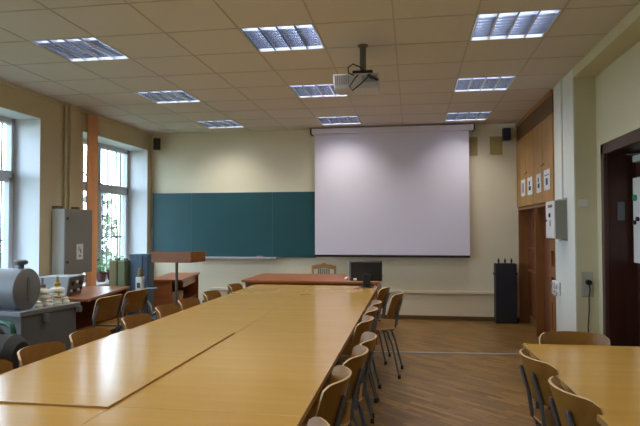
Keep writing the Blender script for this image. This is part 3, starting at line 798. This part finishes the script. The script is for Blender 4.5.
# ------------------------------------------------------------------ pot plants on the sill
def potplant(x, y, sc_, label, seed):
    p = empty('potted_plant', (x, y, ZS+.03), 0, label, 'potted plant', 'pot plants on the window sill')
    MB().lathe([(.05*sc_, 0), (.072*sc_, .11*sc_), (.078*sc_, .115*sc_), (.078*sc_, .135*sc_), (.068*sc_, .135*sc_), (.06*sc_, .12*sc_)], n=20).build('pot', M['pot'], p, smooth=True)
    rnd = random.Random(seed); lf = MB(); stm = MB()
    for k in range(70):
        a = rnd.random()*2*PI; el = rnd.uniform(.1, 1.3); L_ = rnd.uniform(.09, .21)*sc_
        base = Vector((0, 0, .13*sc_)); tip = base+Vector((math.cos(a)*math.cos(el), math.sin(a)*math.cos(el), math.sin(el)))*L_
        if k < 22: stm.tube([base, base.lerp(tip, .6)+Vector((0, 0, .01)), tip], .0025, 5)
        d = Vector((math.cos(a), math.sin(a), rnd.uniform(-.5, .3))).normalized(); e_ = Vector((-math.sin(a), math.cos(a), rnd.uniform(-.4, .4))).normalized()
        q = rnd.uniform(.025, .045)*sc_
        lf.add([tip-d*q*.4, tip+e_*q*.7+d*q*.3, tip+d*q*1.4, tip-e_*q*.7+d*q*.3], [(0, 1, 2, 3)])
    stm.build('stem', M['plant'], p); lf.build('leaf', M['plant'], p)['kind'] = 'stuff'
potplant(XL-.12, 7.50, 1.0, 'bushy green plant in a dark red pot, left one on the sill', 3)
potplant(XL-.15, 7.85, 1.15, 'taller green plant in a dark red pot behind the olive canister', 5)

# ------------------------------------------------------------------ canisters and the blue cabinet behind the side table
def canister(x0, x1, mat, label):
    c = empty('metal_canister', ((x0+x1)/2, 6.43, 0), 0, label, 'canister', 'tall metal canisters behind the side table'); h = (x1-x0)/2
    MB().box(-h, h, -.11, .11, 0, 1.0).build('body', M[mat], c, bevel=.012)
    MB().lathe([(h*.6, 0), (h*.6, .012), (h*.5, .026)], (0, 0, 1.0), n=18).build('cap', M['tank_dark'], c, smooth=True)
canister(-3.570, -3.467, 'olive', 'tall olive-brown metal canister with dark cap beside the pot plants')
canister(-3.460, -3.362, 'olivegreen', 'tall olive-green metal canister with dark cap beside the blue cabinet')
bb = empty('blue_cabinet', (-3.225, 6.50, 0), 0, 'tall blue-grey metal cabinet between the window and the small desk', 'metal cabinet')
MB().box(-.130, .115, -.10, .06, 0, 1.075).build('body', M['bluecab'], bb, bevel=.006)
MB().box(-.122, .045, -.108, -.10, .10, 1.06).build('door', M['bluecab'], bb, bevel=.003)
MB().box(.055, .110, -.106, -.10, .10, 1.04).build('side_strip', M['bluedark'], bb)

# lab stand with white instrument in front of the blue cabinet
ls = empty('lab_stand', (-3.02, 6.20, 0), 0, 'blue lab stand with a white labelled gauge and chrome bracket', 'lab stand')
MB().box(-.12, .15, -.12, .12, 0.0, .36).build('base', M['bluecab'], ls, bevel=.008)
MB().tube([(-.03, 0, .36), (-.03, 0, .66)], .022, 12).build('post', M['tube'], ls, smooth=True)
MB().tube([(-.09, 0, .60), (-.02, -.02, .69), (.14, -.03, .70)], .014, 8).build('arm', M['tube'], ls, smooth=True)
MB().tube([(-.05, -.05, .36), (-.06, -.06, .56), (-.02, -.06, .62), (.06, -.05, .50), (.08, -.05, .36)], .017, 10).build('chrome_bracket', M['chrome'], ls, smooth=True)
gd = MB().box(-.125, -.045, -.05, .02, .66, .825).build('gauge', M['panelwhite'], ls, bevel=.008)
k_ = MB(); k_.box(-.105, -.065, -.0525, -.049, .70, .76); k_.build('dial', M['ink'], gd)
MB().lathe([(.028, .825), (.030, .86), (.020, .90), (.016, .925)], (-.085, -.015, 0), n=16).build('cap', M['olive'], ls, smooth=True)
MB().tube([(.17, -.05, .0), (.17, -.05, .40), (.14, -.05, .44), (.09, -.05, .40), (.09, -.05, .36)], .013, 10).build('chrome_leg', M['chrome'], ls, smooth=True)

# ------------------------------------------------------------------ transformer model with its oil tank, left foreground
tf = empty('transformer', (-2.70, 3.62, 0), R(-10), 'grey high-voltage transformer with white insulators and oil tank on top', 'transformer')
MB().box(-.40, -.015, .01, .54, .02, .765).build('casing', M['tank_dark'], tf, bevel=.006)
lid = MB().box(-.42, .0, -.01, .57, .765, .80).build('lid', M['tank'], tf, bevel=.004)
MB().box(-.017, -.010, .08, .35, .30, .42).build('name_plate', M['tank'], tf)
hk = MB(); hk.box(-.012, .022, .20, .235, .70, .76); hk.build('lug', M['tank'], tf)
hk = MB(); hk.box(.0, .03, .52, .555, .73, .775); hk.build('lug', M['tank'], tf)
def insul(x, y, s, m2, gold):
    i_ = MB(); z = .80
    i_.lathe([(.03*s, 0), (.034*s, .02*s), (.026*s, .05*s), (.058*s, .06*s), (.052*s, .075*s), (.030*s, .085*s), (.056*s, .095*s), (.05*s, .112*s), (.025*s, .12*s), (.022*s, .13*s)], (x, y, z), n=20)
    o = i_.build('insulator', M['porcelain'], tf, smooth=True)
    MB().lathe([(.024*s, .13*s), (.024*s, .15*s), (.010*s, .155*s), (.008*s, .20*s)], (x, y, z), n=10).build('terminal', M['brass' if gold else 'tank'], o, smooth=True)
insul(-.15, .33, 1.05, 0, False); insul(-.13, .46, 1.05, 0, True)
for (x, y, g_) in ((-.06, .21, 0), (-.05, .30, 0), (-.05, .39, 1), (-.06, .48, 0), (-.19, .53, 0)):
    o = MB().lathe([(.024, 0), (.026, .02), (.018, .03), (.020, .045), (.012, .05)], (x, y, .80), n=14).build('insulator', M['porcelain'], tf, smooth=True)
    if g_: MB().lathe([(.016, .05), (.018, .065), (.008, .07), (.006, .095)], (x, y, .80), n=10).build('terminal', M['brass'], o, smooth=True)
tk = MB().lathe([(.145, -.95), (.15, -.94), (.15, -.025), (.152, -.02), (.152, -.008), (.14, 0)], (0, 0, 0), 'X', 40).build('oil_tank', M['tank'], tf, smooth=True)
tk.location = (-.075, .125, .945); tk.rotation_euler = (0, 0, R(10))
nmp = MB(); nmp.box(.0005, .003, -.012, .012, -.085, .085); nmp.build('name_strip', M['tank_dark'], tk)
MB().lathe([(.022, .13), (.022, .175), (.042, .18), (.048, .19), (.046, .205), (.03, .212)], (-.06, 0, 0), n=20).build('filler_cap', M['tank_dark'], tk, smooth=True)
sdl = MB(); sdl.box(-.16, -.06, -.06, .06, -.155, -.125); sdl.box(-.34, -.24, -.06, .06, -.155, -.125); sdl.build('saddle', M['tank_dark'], tk)
MB().tube([(-.20, .02, -.15), (-.20, .02, -.04)], .014, 8).build('pipe', M['tank_dark'], tk, smooth=True)

# green tube rack and black bag in front of the transformer
gr = empty('tube_rack', (-2.82, 3.49, 0), R(-10), 'dark green tubular rack with white bottles left of the transformer', 'rack')
MB().tube([(.18, 0, .0), (.18, 0, .70), (.165, 0, .735), (.12, 0, .75), (-.30, 0, .75), (-.36, 0, .73), (-.38, 0, .68), (-.38, 0, 0)], .022, 12).build('frame', M['greenpaint'], gr, smooth=True)
MB().box(-.38, .18, -.06, .06, .50, .52).build('shelf', M['greenpaint'], gr)
for x, h in ((-.10, .16), (.0, .14), (.09, .17)):
    b_ = MB().lathe([(.026, 0), (.028, .01), (.028, h*.75), (.012, h*.88), (.012, h)], n=14).build('bottle', M['porcelain'], smooth=True)
    b_.location = gr.matrix_basis @ Vector((x, 0, .5205))
    b_.location = Vector((gr.location.x+x*math.cos(R(-10)), gr.location.y+x*math.sin(R(-10)), .5205))
    tag(b_, 'small white bottle standing on the shelf of the green tube rack', 'bottle', 'white bottles on the green rack')
bg_ = empty('black_bag', (-2.56, 3.10, 0), R(5), 'black rounded bag on a stool behind the left chairs', 'bag')
bgm = MB(); prof = [(.001, -.24), (.10, -.235), (.145, -.19), (.155, 0), (.145, .19), (.10, .235), (.001, .24)]
bgm.lathe(prof, (0, 0, .602), 'X', 24); bgm.build('body', M['rubber'], bg_, smooth=True)
MB().tube([(-.12, 0, .75), (-.08, 0, .80), (.08, 0, .80), (.12, 0, .75)], .012, 8).build('handle', M['black'], bg_, smooth=True)
sl = empty('stool', (-2.56, 3.10, 0), 0, 'low dark stool under the black bag behind the left chairs', 'stool')
MB().box(-.20, .20, -.15, .15, .42, .445).build('seat', M['brownwood'], sl)
for a in (-1, 1):
    for b in (-1, 1): MB().box(a*.17-.015, a*.17+.015, b*.12-.015, b*.12+.015, 0, .42).build('leg', M['tube'], sl)

# instrument box on the side table
ib = empty('measuring_instrument', (-3.35, 5.07, .7405), R(4), 'pale blue-grey measuring instrument with dark control front on the side table', 'instrument')
c_ = MB(); c_.hexa([(-.19, -.14, 0), (.115, -.14, 0), (.115, .14, 0), (-.19, .14, 0)], [(-.17, -.14, .185), (.15, -.14, .19), (.15, .14, .19), (-.17, .14, .185)])
cs_ = c_.build('case', M['instr'], ib, bevel=.004)
pnl = MB(); pnl.hexa([(.116, -.13, .008), (.122, -.13, .008), (.122, .13, .008), (.116, .13, .008)], [(.148, -.13, .178), (.156, -.13, .178), (.156, .13, .178), (.148, .13, .178)])
pn_ = pnl.build('front_panel', M['tank_dark'], ib)
for (y, z, r, m_) in ((-.07, .12, .022, 'black'), (.0, .13, .016, 'panelwhite'), (.07, .12, .025, 'black'), (-.08, .05, .012, 'panelwhite'), (-.02, .05, .018, 'black'), (.05, .05, .014, 'panelwhite'), (.10, .06, .012, 'black')):
    xx = .122+.2*z*.95
    MB().lathe([(r, xx-.01), (r, xx+.012)], (0, y, z), 'X', 12).build('knob', M[m_], pn_, smooth=True)

# ------------------------------------------------------------------ camera and view
cam = bpy.data.cameras.new('camera'); co = bpy.data.objects.new('camera', cam); COL.objects.link(co); S.camera = co
cam.sensor_width = 36; cam.lens = 569.14/640*36; cam.clip_start = 0.05
yaw, pit, rol = .1595, .0265, -.0019
fw = Vector((-math.sin(yaw)*math.cos(pit), math.cos(yaw)*math.cos(pit), math.sin(pit))); r_ = Vector((math.cos(yaw), math.sin(yaw), 0)); u_ = r_.cross(fw)
r2 = r_*math.cos(rol)+u_*math.sin(rol); u2 = u_*math.cos(rol)-r_*math.sin(rol)
mw = Matrix((r2, u2, -fw)).transposed().to_4x4(); mw.translation = (0, 0, 1.385); co.matrix_world = mw
S.view_settings.view_transform = 'Standard'; S.view_settings.look = 'None'; S.view_settings.gamma = 1; S.view_settings.use_curve_mapping = False
S.view_settings.exposure = 0.6
S.cycles.max_bounces = 10; S.cycles.diffuse_bounces = 6; S.cycles.transparent_max_bounces = 12
S.cycles.sample_clamp_indirect = 6.0
S.cycles.use_denoising = True
